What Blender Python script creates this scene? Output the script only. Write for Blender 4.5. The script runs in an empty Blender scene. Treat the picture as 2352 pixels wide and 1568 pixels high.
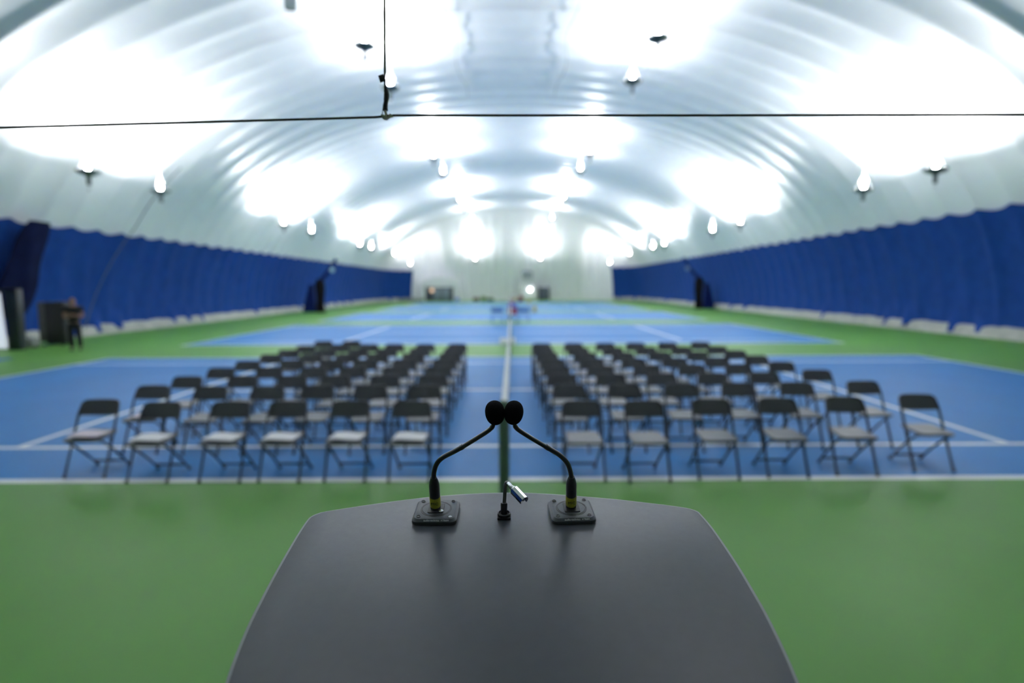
import bpy, bmesh, math, random
from mathutils import Vector, Matrix
PI=math.pi
R=random.Random(7)
SC=bpy.context.scene
COL=SC.collection

# ------------------------------------------------------------------ materials
def mat(name,col,rough=.5,metal=0.,spec=.5,var=0.,vscale=8.,bump=0.,bscale=40.,emit=None,estr=0.,coat=0.,rvar=0.,sheen=0.,stretch=None):
    m=bpy.data.materials.new(name); m.use_nodes=True
    nt=m.node_tree; b=nt.nodes['Principled BSDF']
    b.inputs['Base Color'].default_value=(*col,1); b.inputs['Roughness'].default_value=rough
    b.inputs['Metallic'].default_value=metal; b.inputs['Specular IOR Level'].default_value=spec
    b.inputs['Coat Weight'].default_value=coat; b.inputs['Sheen Weight'].default_value=sheen
    if emit: b.inputs['Emission Color'].default_value=(*emit,1); b.inputs['Emission Strength'].default_value=estr
    if var or bump or rvar:
        tc=nt.nodes.new('ShaderNodeTexCoord'); mp=nt.nodes.new('ShaderNodeMapping')
        nt.links.new(tc.outputs['Object'],mp.inputs[0])
        if stretch: mp.inputs['Scale'].default_value=stretch
    if var:
        n=nt.nodes.new('ShaderNodeTexNoise'); n.inputs['Scale'].default_value=vscale; n.inputs['Detail'].default_value=4
        nt.links.new(mp.outputs[0],n.inputs['Vector'])
        r=nt.nodes.new('ShaderNodeValToRGB')
        r.color_ramp.elements[0].position=.3; r.color_ramp.elements[1].position=.7
        r.color_ramp.elements[0].color=(*[max(0,c*(1-var)) for c in col],1)
        r.color_ramp.elements[1].color=(*[min(1,c*(1+var)) for c in col],1)
        nt.links.new(n.outputs['Fac'],r.inputs[0]); nt.links.new(r.outputs[0],b.inputs['Base Color'])
    if rvar:
        n=nt.nodes.new('ShaderNodeTexNoise'); n.inputs['Scale'].default_value=vscale*1.7; n.inputs['Detail'].default_value=3
        nt.links.new(mp.outputs[0],n.inputs['Vector'])
        q=nt.nodes.new('ShaderNodeMapRange'); q.inputs['To Min'].default_value=max(.02,rough-rvar); q.inputs['To Max'].default_value=rough+rvar
        nt.links.new(n.outputs['Fac'],q.inputs[0]); nt.links.new(q.outputs[0],b.inputs['Roughness'])
    if bump:
        n=nt.nodes.new('ShaderNodeTexNoise'); n.inputs['Scale'].default_value=bscale; n.inputs['Detail'].default_value=5
        nt.links.new(mp.outputs[0],n.inputs['Vector'])
        q=nt.nodes.new('ShaderNodeBump'); q.inputs['Strength'].default_value=bump; q.inputs['Distance'].default_value=.02
        nt.links.new(n.outputs['Fac'],q.inputs['Height']); nt.links.new(q.outputs[0],b.inputs['Normal'])
    return m
M=dict(
 green=mat('green_court_paint',(.088,.255,.036),.5,spec=.35,var=.07,vscale=.6,bump=.03,bscale=220,rvar=.04),
 blue=mat('blue_court_paint',(.014,.175,.48),.5,spec=.32,var=.06,vscale=.6,bump=.03,bscale=220,rvar=.04),
 line=mat('white_line_paint',(.88,.89,.9),.4,var=.02,vscale=6),
 vinyl=mat('white_dome_membrane',(.86,.868,.885),.42,var=.02,vscale=1.5,bump=.25,bscale=1.6,rvar=.06,stretch=(1,.5,1)),
 vinyl_end=mat('brightened_end_membrane',(.89,.89,.92),.4,var=.02,vscale=1.5,bump=.2,bscale=1.5),  # dome membrane made paler, light on the end wall put into the colour
 navy=mat('royal_blue_mesh_cloth',(.009,.050,.25),.8,spec=.15,var=.1,vscale=2,bump=.15,bscale=3.),
 drape=mat('dark_drape_cloth',(.006,.010,.04),.9,spec=.08,var=.2,vscale=2,bump=.5,bscale=4),
 navy2=mat('dark_blue_cloth',(.006,.015,.09),.8,spec=.1,var=.1,vscale=3),
 skirt=mat('pale_ground_skirt',(.42,.42,.38),.7,var=.15,vscale=2.,bump=.3,bscale=6),
 lect=mat('charcoal_laminate',(.031,.038,.047),.40,var=.06,vscale=60,bump=.06,bscale=900,rvar=.04),
 edge=mat('grey_highlight_edge_band',(.22,.24,.24),.4),  # edge band made pale, rim highlight put into the colour
 blk=mat('black_plastic',(.012,.013,.015),.45,bump=.08,bscale=300),
 blk2=mat('satin_black_metal',(.020,.020,.022),.28,metal=.0,spec=.85),
 mount=mat('dark_grey_cast_metal',(.062,.070,.078),.42,metal=.2,bump=.1,bscale=800,var=.06,vscale=90),
 foam=mat('black_foam',(.012,.013,.016),.95,spec=.1,bump=.8,bscale=1400,var=.3,vscale=900),
 yellow=mat('yellow_tape',(.42,.40,.03),.45,var=.12,vscale=200),
 ink=mat('black_ink',(.02,.02,.015),.7),
 white_ink=mat('white_print',(.75,.76,.78),.6),
 chrome=mat('polished_chrome',(.82,.84,.86),.14,metal=1.),
 steel=mat('bright_screw_steel',(.75,.75,.72),.25,metal=1.),
 rope=mat('dark_olive_rope',(.05,.055,.04),.8,bump=.6,bscale=500,var=.3,vscale=300),
 cord=mat('olive_cord',(.17,.18,.11),.8,bump=.6,bscale=500),
 knot=mat('tan_knot_cord',(.72,.70,.58),.85,bump=.6,bscale=400,var=.25,vscale=120),
 tape=mat('black_cloth_tape',(.012,.013,.014),.6,bump=.4,bscale=200),
 seat=mat('folding_chair_seat_glare_plastic',(.10,.108,.125),.40,bump=.1,bscale=200),  # same dark plastic as the backrest, overhead glare put into a lighter colour
 back=mat('folding_chair_back_plastic',(.045,.050,.060),.5,bump=.1,bscale=200),
 tube=mat('charcoal_chair_frame',(.035,.040,.050),.45),
 paper=mat('white_paper',(.88,.87,.89),.6),
 pinkp=mat('pinkish_paper',(.75,.66,.72),.6),
 netgreen=mat('green_net_post_paint',(.09,.15,.12),.4),
 nettape=mat('white_net_tape',(.72,.75,.75),.7),
 netcord=mat('black_net_cord',(.01,.012,.012),.8),
 divider=mat('black_divider_net',(.008,.008,.01),.9,spec=.1,bump=.5,bscale=20),
 lampm=mat('dark_lamp_metal',(.10,.13,.13),.4,metal=.4),
 lampw=mat('white_lamp_enamel',(.82,.83,.83),.35),
 bulb=mat('lit_bulb',(1,1,1),.3,emit=(.93,.97,1),estr=160.),
 bulb2=mat('lit_small_lamp',(1,1,1),.3,emit=(.97,.98,1),estr=14.),
 warm=mat('lit_orange_lamp',(1,.7,.5),.4,emit=(1,.6,.4),estr=.7),
 panel=mat('backlit_white_panel',(.9,.9,.92),.4,emit=(.8,.86,1),estr=.55),
 dkframe=mat('dark_grey_frame',(.022,.03,.03),.5),
 greybox=mat('grey_case_shell',(.06,.06,.055),.6,var=.1,vscale=6),
 blackbox=mat('black_case_shell',(.012,.013,.013),.6,var=.1,vscale=6),
 palebox=mat('pale_grey_bag',(.22,.24,.23),.8,var=.2,vscale=5),
 airlock=mat('white_airlock_vinyl',(.74,.77,.77),.5,bump=.2,bscale=3),
 airdoor=mat('grey_door_glass',(.16,.21,.25),.25),
 airdk=mat('dark_door_frame',(.03,.04,.045),.5),
 darkcab=mat('slate_cabinet',(.05,.07,.09),.5),
 vent=mat('grey_vent',(.4,.46,.47),.6),
 red=mat('dull_red_cloth',(.35,.04,.07),.7), purple=mat('purple_cloth',(.22,.12,.5),.7),
 olive=mat('olive_green_cloth',(.09,.16,.03),.8), brown=mat('brown_bag_cloth',(.10,.05,.035),.8),
 tan=mat('tan_bag_cloth',(.42,.3,.18),.8), maroon=mat('maroon_bag_cloth',(.2,.03,.08),.8),
 bench=mat('blue_bench_plastic',(.05,.15,.45),.45),
 ball=mat('yellow_ball_felt',(.72,.55,.05),.9), wire=mat('grey_wire',(.2,.2,.2),.4,metal=.8),
 bluebag=mat('light_blue_bag',(.12,.2,.7),.7),
 skin=mat('skin',(.26,.13,.09),.5), hair=mat('dark_hair',(.03,.02,.018),.7), tee=mat('black_tshirt',(.01,.011,.012),.85,bump=.3,bscale=30),
 trous=mat('black_trousers',(.011,.012,.014),.85,bump=.3,bscale=25), shoe=mat('black_shoes',(.008,.008,.009),.5), eye=mat('eye_dark',(.02,.015,.01),.3),
 carpet=mat('grey_stage_deck',(.05,.05,.055),.85,var=.2,vscale=40), ropeg=mat('grey_green_rope',(.07,.09,.08),.8), cableg=mat('pale_grey_cable',(.5,.53,.52),.7),
 mat_blue=mat('blue_floor_mat',(.03,.13,.38),.6),
)

# ------------------------------------------------------------------ mesh helpers
def B(): return bmesh.new()
def box(bm,c,s,rot=None,bevel=0.,seg=2):
    r=bmesh.ops.create_cube(bm,size=1.)
    vs=r['verts']
    bmesh.ops.scale(bm,vec=s,verts=vs)
    if bevel:
        es=list({e for v in vs for e in v.link_edges})
        rb=bmesh.ops.bevel(bm,geom=es,offset=bevel,segments=seg,affect='EDGES',profile=.5)
        vs=list({v for f in rb['faces'] for v in f.verts}|{v for v in vs if v.is_valid})
    if rot is not None: bmesh.ops.rotate(bm,cent=(0,0,0),matrix=rot,verts=vs)
    bmesh.ops.translate(bm,vec=c,verts=vs); return vs
def frames(pts):
    pts=[Vector(p) for p in pts]; n=len(pts); T=[]
    for i in range(n):
        a=pts[max(0,i-1)]; b=pts[min(n-1,i+1)]; T.append((b-a).normalized())
    u=T[0].orthogonal().normalized(); out=[]
    for i in range(n):
        u=(u-T[i]*u.dot(T[i])).normalized(); out.append((pts[i],u,T[i].cross(u)))
    return out
def tube(bm,pts,r,n=8,cap=True,sx=1.,sy=1.):
    rs=r if isinstance(r,(list,tuple)) else [r]*len(pts); rings=[]
    for (p,u,v),q in zip(frames(pts),rs):
        rings.append([bm.verts.new(p+u*math.cos(2*PI*k/n)*q*sx+v*math.sin(2*PI*k/n)*q*sy) for k in range(n)])
    for a,b in zip(rings,rings[1:]):
        for k in range(n): bm.faces.new((a[k],a[(k+1)%n],b[(k+1)%n],b[k]))
    if cap:
        bm.faces.new(rings[0][::-1]); bm.faces.new(rings[-1])
def spline(pts,n=6):
    P=[Vector(p) for p in pts]; P=[P[0]*2-P[1]]+P+[P[-1]*2-P[-2]]; out=[]
    for i in range(1,len(P)-2):
        for k in range(n):
            t=k/n; a,b,c,d=P[i-1:i+3]
            out.append(.5*((2*b)+(c-a)*t+(2*a-5*b+4*c-d)*t*t+(3*b-a-3*c+d)*t**3))
    out.append(P[-2]); return out
def lathe(bm,prof,n=24,M4=None,cap=True):
    rings=[]
    for r,z in prof:
        rings.append([bm.verts.new(((M4 @ Vector((r*math.cos(2*PI*k/n),r*math.sin(2*PI*k/n),z))) if M4 else Vector((r*math.cos(2*PI*k/n),r*math.sin(2*PI*k/n),z)))) for k in range(n)])
    for a,b in zip(rings,rings[1:]):
        for k in range(n): bm.faces.new((a[k],a[(k+1)%n],b[(k+1)%n],b[k]))
    if cap:
        bm.faces.new(rings[0][::-1]); bm.faces.new(rings[-1])
def ell(bm,c,s,nu=20,nv=12,rot=None):
    r=bmesh.ops.create_uvsphere(bm,u_segments=nu,v_segments=nv,radius=1.); vs=r['verts']
    bmesh.ops.scale(bm,vec=s,verts=vs)
    if rot is not None: bmesh.ops.rotate(bm,cent=(0,0,0),matrix=rot,verts=vs)
    bmesh.ops.translate(bm,vec=c,verts=vs)
def prism(bm,pts,z0,z1,M4=None):
    f=lambda x,y,z: (M4@Vector((x,y,z))) if M4 else Vector((x,y,z))
    a=[bm.verts.new(f(x,y,z0)) for x,y in pts]; b=[bm.verts.new(f(x,y,z1)) for x,y in pts]; n=len(pts)
    for k in range(n): bm.faces.new((a[k],a[(k+1)%n],b[(k+1)%n],b[k]))
    bm.faces.new(a[::-1]); bm.faces.new(b)
def rrect(w,h,r,n=5):
    out=[]
    for cx,cy,a0 in((w/2-r,h/2-r,0),(-w/2+r,h/2-r,90),(-w/2+r,-h/2+r,180),(w/2-r,-h/2+r,270)):
        for k in range(n+1):
            a=math.radians(a0+90*k/n); out.append((cx+r*math.cos(a),cy+r*math.sin(a)))
    return out
def build(name,bm,m,parent=None,smooth=True,ang=40,loc=None,kind=None):
    bmesh.ops.recalc_face_normals(bm,faces=bm.faces)
    me=bpy.data.meshes.new(name); bm.to_mesh(me); bm.free()
    for mm in (m if isinstance(m,list) else [m]): me.materials.append(mm)
    if smooth:
        for p in me.polygons: p.use_smooth=True
        try: me.set_sharp_from_angle(angle=math.radians(ang))
        except Exception: pass
    o=bpy.data.objects.new(name,me); COL.objects.link(o)
    if parent: o.parent=parent
    if loc: o.location=loc
    if kind: o['kind']=kind
    return o
def tag(o,label,cat,group=None):
    o['label']=label; o['category']=cat
    if group: o['group']=group
    return o
def thing(name,label,cat,loc=(0,0,0),rot=(0,0,0),group=None):
    o=bpy.data.objects.new(name,None); COL.objects.link(o); o.empty_display_size=.1
    o.location=loc; o.rotation_euler=rot; return tag(o,label,cat,group)
def copy_tree(o,parent=None):
    c=o.copy(); COL.objects.link(c); c.parent=parent
    for ch in [x for x in KIDS.get(o.name,[])]: copy_tree(ch,c)
    return c
KIDS={}
def reg(root):
    for o in COL.objects:
        if o.parent: KIDS.setdefault(o.parent.name,[])
    KIDS[root.name]=[o for o in COL.objects if o.parent==root]
    for k in KIDS[root.name]: KIDS[k.name]=[o for o in COL.objects if o.parent==k]

# ------------------------------------------------------------------ floor with painted courts
D0=5.968; PITCH=14.63; NC=5
Y0,Y1=-19.,89.
def floor():
    L=.105
    rects=[]   # (x0,x1,y0,y1,mat)
    for c in range(NC):
        y=D0+c*PITCH
        rects.append((-11.885,11.885,y,y+10.97,1))
        for yy in (y,y+10.97-L): rects.append((-11.885,11.885,yy,yy+L*1.15 if yy==y else yy+L,2))
        for yy in (y+1.37-L/2,y+9.6-L/2): rects.append((-11.885,11.885,yy,yy+L,2))
        rects.append((-6.4,6.4,y+5.485-L/2,y+5.485+L/2,2))
        for x in (-6.4-L/2,6.4-L/2): rects.append((x,x+L,y+1.37,y+9.6,2))
        for x in (-11.885,11.885-.1): rects.append((x,x+.1,y,y+10.97,2))
    xs=sorted({-19.,19.}|{round(v,4) for r in rects for v in r[:2]}); ys=sorted({Y0,Y1}|{round(v,4) for r in rects for v in r[2:4]})
    bm=B(); V=[[bm.verts.new((x,y,0)) for x in xs] for y in ys]
    for j in range(len(ys)-1):
        for i in range(len(xs)-1):
            f=bm.faces.new((V[j][i],V[j][i+1],V[j+1][i+1],V[j+1][i])); cx=(xs[i]+xs[i+1])/2; cy=(ys[j]+ys[j+1])/2
            for r in rects:
                if r[0]<cx<r[1] and r[2]<cy<r[3]: f.material_index=max(f.material_index,r[4])
    # thickness
    lo=[bm.verts.new((x,y,-.15)) for x,y in((-19,Y0),(19,Y0),(19,Y1),(-19,Y1))]; bm.faces.new(lo[::-1])
    o=build('floor',bm,[M['green'],M['blue'],M['line']],smooth=False,kind='structure')
floor()

# ------------------------------------------------------------------ air dome
A,Hh,N=18.6,12.1,2.2
YB,YF,CAP=78.,-8.,10.
PL=1.45; PH=16.15
def prof(rho): # height at relative radius
    return Hh*max(0.,1-rho**N)**(1/N)
def hsh(k): return (math.sin(k*12.9898+3.1)*43758.5453)%1
def ridge(s,base=.15):
    q=(s-PH)/PL; k=math.floor(q+.5); t=q-math.floor(q)
    a=base*(.6+.6*hsh(math.floor(q))); e=1-abs(math.sin(PI*t))**.75   # cusp turned inwards at each seam
    return a*e*.8 + (.10*math.exp(-((q-k)*PL/.16)**2) if k in(0,4) else 0)
def arch(t): # t in 0..1 over the arch -> x,z,nx,nz (outward)
    th=PI*(1-t); c,s=math.cos(th),math.sin(th)
    x=A*math.copysign(abs(c)**(2/N),c); z=Hh*abs(s)**(2/N)
    nx=math.copysign((abs(x)/A)**(N-1)/A,x); nz=(z/Hh)**(N-1)/Hh; l=math.hypot(nx,nz) or 1
    return x,z,nx/l,nz/l
def barrel():
    bm=B(); NA=96; ny=int((YB-YF)/(PL/12)); rows=[]
    for j in range(ny+1):
        y=YF+(YB-YF)*j/ny; d=ridge(y); row=[]
        for i in range(NA+1):
            x,z,nx,nz=arch(i/NA); k=min(1,z/1.2)
            row.append(bm.verts.new((x-nx*d*k,y,max(0,z-nz*d*k))))
        rows.append(row)
    for a,b in zip(rows,rows[1:]):
        for i in range(NA): bm.faces.new((a[i],b[i],b[i+1],a[i+1]))
    return build('ceiling',bm,M['vinyl'],ang=60,kind='structure')
barrel()
def capshape(yc,sgn,name,m):
    bm=B(); P=3.2; NX=420; NR=36; rows=[]
    for i in range(NX+1):
        x,z,nx,nz=arch(i/NX); u=min(1.,abs(x)/A); dy=CAP*(1-u**P)**(1/P)
        k=min(1,max(0,(abs(x)-9.5)/4.5)); n=1.75+2.6*k*k*(3-2*k); col=[]
        for j in range(NR+1):
            t=PI/2*j/NR; c,sn=math.cos(t),math.sin(t)
            zz=z*abs(c)**(2/n); yy=dy*abs(sn)**(2/n)
            d=ridge(x,.24)*min(1,zz/1.2)*min(1,yy/1.2)
            col.append(bm.verts.new((x,yc+sgn*(yy-d),zz)))
        rows.append(col)
    for a,b in zip(rows,rows[1:]):
        for j in range(NR): bm.faces.new((a[j],b[j],b[j+1],a[j+1]))
    bmesh.ops.remove_doubles(bm,verts=bm.verts,dist=1e-5)
    return build(name,bm,m,ang=60,kind='structure')
capshape(YB,1,'wall_back',M['vinyl_end']); capshape(YF,-1,'wall_front',M['vinyl_end'])

# blue curtains along both sides, wrapping round the far corners, and pale skirts under them
def side_path(sgn,inset):
    pts=[]
    y=YF
    while y<YB-.01: pts.append((sgn*(A),y,sgn,0.)); y+=PL/10
    P=3.2
    for i in range(0,140):
        ph=PI/2*i/200; c,s=math.cos(ph),math.sin(ph); x=abs(c)**(2/P)*A; yy=abs(s)**(2/P)*CAP
        if x<14.9: break
        nx=(x/A)**(P-1)/A; ny=(yy/CAP)**(P-1)/CAP; l=math.hypot(nx,ny)
        pts.append((sgn*x,YB+yy,sgn*nx/l,ny/l))
    return pts
def curtain(sgn,ztop,name,label):
    P=side_path(sgn,0); bm=B(); NZ=22; cols=[]; s=0; prev=None
    for x,y,nx,ny in P:
        if prev: s+=math.hypot(x-prev[0],y-prev[1])
        prev=(x,y); yy=YF+s
        q=(yy-PH)/PL; t=q-math.floor(q); k=math.floor(q)
        cusp=1-abs(math.sin(PI*t)); top=ztop-.13*(1-cusp)+.04*(hsh(k)-.5)
        flare=math.exp(-((t-.5)/.22)**2)*(1 if hsh(k*3+sgn)>.62 else .15)
        bot=.33+.05*math.sin(s*1.3)-.20*flare
        col=[]
        for j in range(NZ+1):
            z=bot+(top-bot)*j/NZ; f=1-(1-(z/Hh)**N)**(1/N)   # lean of the dome at this height
            rr=A*f
            d=.10+ridge(yy)*.8+.012*math.sin(s*5.1+z*1.7)
            low=max(0,1-(z-bot)/1.1); d+=flare*.34*low**1.5+.02*low*math.sin(s*9)
            # lean towards the hall is along the inward normal
            col.append(bm.verts.new((x-nx*(rr+d),y-ny*(rr+d)*1.0,z)))
        cols.append(col)
    for a,b in zip(cols,cols[1:]):
        for j in range(NZ): bm.faces.new((a[j],b[j],b[j+1],a[j+1]))
    o=build(name,bm,M['navy'],ang=80); tag(o,label,'curtain'); return o
curtain(-1,4.52,'wall_curtain','long royal blue curtain hanging along the left wall of the dome')
curtain(1,4.86,'wall_curtain','long royal blue curtain hanging along the right wall of the dome')
def skirt(sgn,name):
    P=side_path(sgn,0); bm=B(); cols=[]; s=0; prev=None
    for x,y,nx,ny in P[::2]:
        if prev: s+=math.hypot(x-prev[0],y-prev[1])
        prev=(x,y); w=.03*math.sin(s*2.1)+.02*math.sin(s*5)
        pr=[(.06,.46),(.16,.45),(.26+w,.40),(.33+w,.26),(.38+w,.10),(.40+w,0.),(.06,0.)]
        cols.append([bm.verts.new((x-nx*a,y-ny*a,z+(.02*math.sin(s*3) if z>.2 else 0))) for a,z in pr])
    for a,b in zip(cols,cols[1:]):
        for j in range(len(a)): k=(j+1)%len(a); bm.faces.new((a[j],b[j],b[k],a[k]))
    build(name,bm,M['skirt'],ang=60,kind='structure')
skirt(-1,'baseboard_left'); skirt(1,'baseboard_right')

# ------------------------------------------------------------------ hanging uplights
def make_uplight():
    t=thing('hanging_uplight','x','lamp')
    bm=B(); lathe(bm,[(.05,-.10),(.16,-.09),(.30,-.03),(.36,.03),(.37,.05),(.355,.05),(.29,-.01),(.15,-.06),(.05,-.07)],28); build('reflector_dish',bm,[M['lampm'],M['lampw']],t)
    me=t.children[0].data if t.children else COL.objects[-1].data
    for p in me.polygons:
        if p.center.z>-.075 and p.normal.z>.3: p.material_index=1
    bm=B(); lathe(bm,[(.02,-.02),(.05,.05),(.075,.17),(.06,.26),(.02,.30)],16); build('bulb',bm,M['bulb'],t)
    bm=B(); lathe(bm,[(.05,-.42),(.07,-.40),(.07,-.16),(.10,-.10)],16); build('ballast',bm,M['lampm'],t)
    bm=B(); tube(bm,[(0,0,-.42),(0,0,-.52)],.02,8); ell(bm,(0,0,-.56),(.06,.06,.06),14,8); build('counterweight',bm,M['lampw'],t)
    bm=B(); box(bm,(0,0,.02),(1.0,.05,.04),Matrix.Rotation(.18,3,'Y'),.01); build('cross_arm',bm,M['lampw'],t)
    bm=B()
    for sx in(-1,1): tube(bm,[(sx*.33,0,.05),(sx*.02,0,.55)],.006,6)
    tube(bm,[(0,0,.53),(0,0,1.0)],.02,8); build('suspension_rod',bm,M['lampw'],t)
    return t
up0=make_uplight(); reg(up0)
YS=[2.8,7.0,20.05,24.1,36.9,42.0,55.2,59.6,71.5,85.0]
ordn=['first','second','third','fourth','fifth','sixth','seventh','eighth','ninth','tenth']
first=True
E_OUT,E_IN=350,315
LCOL=(.97,.975,1.0)
for x,z,nm in((-14.3,5.94,'low outer row at left'),(-4.85,9.95,'high inner row at left'),(4.85,10.15,'high inner row at right'),(14.3,5.87,'low outer row at right')):
    for k,y in enumerate(YS):
        xx=x; zz=z
        if k==9: xx={-14.3:-14.2,-4.85:-5.25,4.85:4.0,14.3:13.6}[x]; zz=5.2 if abs(x)>10 else 5.9; y=83.4 if abs(x)<10 else 81.6
        o=up0 if first else copy_tree(up0); first=False
        zm=prof(abs(xx)/A)
        o.location=(xx,y,zz); o.rotation_euler=(0,0,R.uniform(-.4,.4))
        if k<2: o['label']='hanging uplight, %s, above the stage end, %s'%(nm,['nearest','second nearest'][k])
        else: o['label']='hanging uplight, %s, %s from the camera'%(nm,ordn[k-2])
        o['category']='lamp'; o['group']='uplights hanging under the dome'
        l=bpy.data.lights.new('uplight_beam','AREA'); l.shape='DISK'; l.size=.45; l.energy=(E_OUT if abs(x)>10 else E_IN)*((.5 if k else .25) if k<2 and abs(x)<10 else .06 if k<2 else .7 if k==9 else .82 if k<4 else 1.); l.color=LCOL
        lo=bpy.data.objects.new('uplight_beam',l); COL.objects.link(lo); lo.location=(xx,y,zz+.36); lo.rotation_euler=(PI,0,0)
        lo.rotation_euler=(PI-(.2 if k==9 else 0),0.0 if abs(x)<10 else -math.copysign(.12,x),0)

# two white boxes hung high at the top of the view, two cables, rope on the left curtain
for sx,x,y,z in((-1,-6.3,17.4,10.2),(1,6.1,17.2,10.4)):
    t=thing('hanging_speaker','small white box hanging high under the dome, %s of the middle'%('left' if sx<0 else 'right'),'speaker',(x,y,z),(0.35,0,-sx*.4))
    bm=B(); box(bm,(0,0,0),(.34,.3,.5),None,.03); build('cabinet',bm,M['lampw'],t)
    bm=B(); box(bm,(0,-.05,-.26),(.26,.2,.03),None,.01); build('grille',bm,M['lampm'],t)
    bm=B(); tube(bm,[(0,0,.24),(0,0,prof(abs(x)/A)-z)],.012,6); build('bracket',bm,M['lampw'],t)
for sx in(-1,1):
    bm=B(); pts=[(sx*(2.3+.12*math.sin(y)),y,prof(2.4/A)-.30+.05*math.sin(y*2.2)) for y in [18+.6*i for i in range(22)]]
    tube(bm,spline(pts,3),.022,6); tag(build('ceiling_cable',bm,M['cableg']),'thin pale cable running along the dome ceiling, %s of the ridge'%('left' if sx<0 else 'right'),'cable')
bm=B(); pts=[]
for i in range(24):
    z=.35+i*.32; x,yy=-(A*(1-(z/Hh)**N)**(1/N)),24.5+.42*min(z,5)
    nx=(abs(x)/A)**(N-1)/A; nz=(z/Hh)**(N-1)/Hh; l=math.hypot(nx,nz); pts.append((x+nx/l*.40,yy,z-nz/l*.40))
tube(bm,spline(pts,2),.02,6); tag(build('guy_rope',bm,M['ropeg']),'pale rope running up the left curtain behind the standing person','rope')

# ------------------------------------------------------------------ net posts, nets
def make_net():
    t=thing('tennis_net','x','net')
    bm=B()
    for yy in(0.,12.8):
        pass
    for yy in (0.,12.8):
        bm=B(); lathe(bm,[(.045,0),(.045,1.07),(.038,1.09)],16,Matrix.Translation((0,yy,0))); box(bm,(0,yy+(.03 if yy==0 else -.03),.5),(.03,.05,.9),None,.004)
        build('post',bm,M['netgreen'],t)
    def top(y): u=abs(y-6.4)/6.4; return .914+(1.04-.914)*u
    bm=B(); n=20
    for w in(-1,1):
        pass
    ring=[]
    for i in range(n+1):
        y=.08+12.64*i/n; z=top(y); ring.append([bm.verts.new((a,y,z+b)) for a,b in((-.028,0),(-.030,-.065),(.030,-.065),(.028,0),(0,.01))])
    for a,b in zip(ring,ring[1:]):
        for k in range(5): bm.faces.new((a[k],a[(k+1)%5],b[(k+1)%5],b[k]))
    bm.faces.new(ring[0]); bm.faces.new(ring[-1][::-1])
    build('net_tape',bm,M['nettape'],t)
    bm=B(); y=.12
    while y<12.7:
        box(bm,(0,y,top(y)/2),(.003,.003,top(y)-.09)); y+=.07
    z=.06
    for k in range(13):
        tube(bm,[(0,.1,z),(0,6.4,z*.914),(0,12.7,z)],.0016,4); z+=.072
    build('net_mesh',bm,M['netcord'],t)
    for yy in(.14,12.66):
        bm=B(); box(bm,(0,yy,top(yy)/2),(.014,.05,top(yy)-.06)); build('side_band',bm,M['nettape'],t)
    bm=B(); box(bm,(0,6.4,.45),(.018,.05,.9)); build('centre_strap',bm,M['nettape'],t)
    return t
net0=make_net(); reg(net0)
for c in range(NC):
    o=net0 if c==0 else copy_tree(net0)
    o.location=(-.075-.012*c,D0-.915-.24+c*PITCH,0)
    o['label']=['tennis net of the nearest court, dividing the chairs, seen end on','tennis net of the second court, just beyond the chairs','tennis net of the third court, past the blue benches','tennis net of the fourth court, far down the hall','tennis net of the fifth court, nearest the end wall'][c]
    o['category']='net'; o['group']='tennis nets in one line down the hall'
t=thing('net_box','small white box fixed low on the net post behind the chairs','box',(-.16,19.16,0))
bm=B(); box(bm,(0,0,.24),(.50,.08,.30),Matrix.Rotation(-.95,3,'X'),.02); build('case',bm,M['nettape'],t)
bm=B(); box(bm,(0,0,.07),(.05,.05,.14)); build('leg',bm,M['netgreen'],t)

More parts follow.
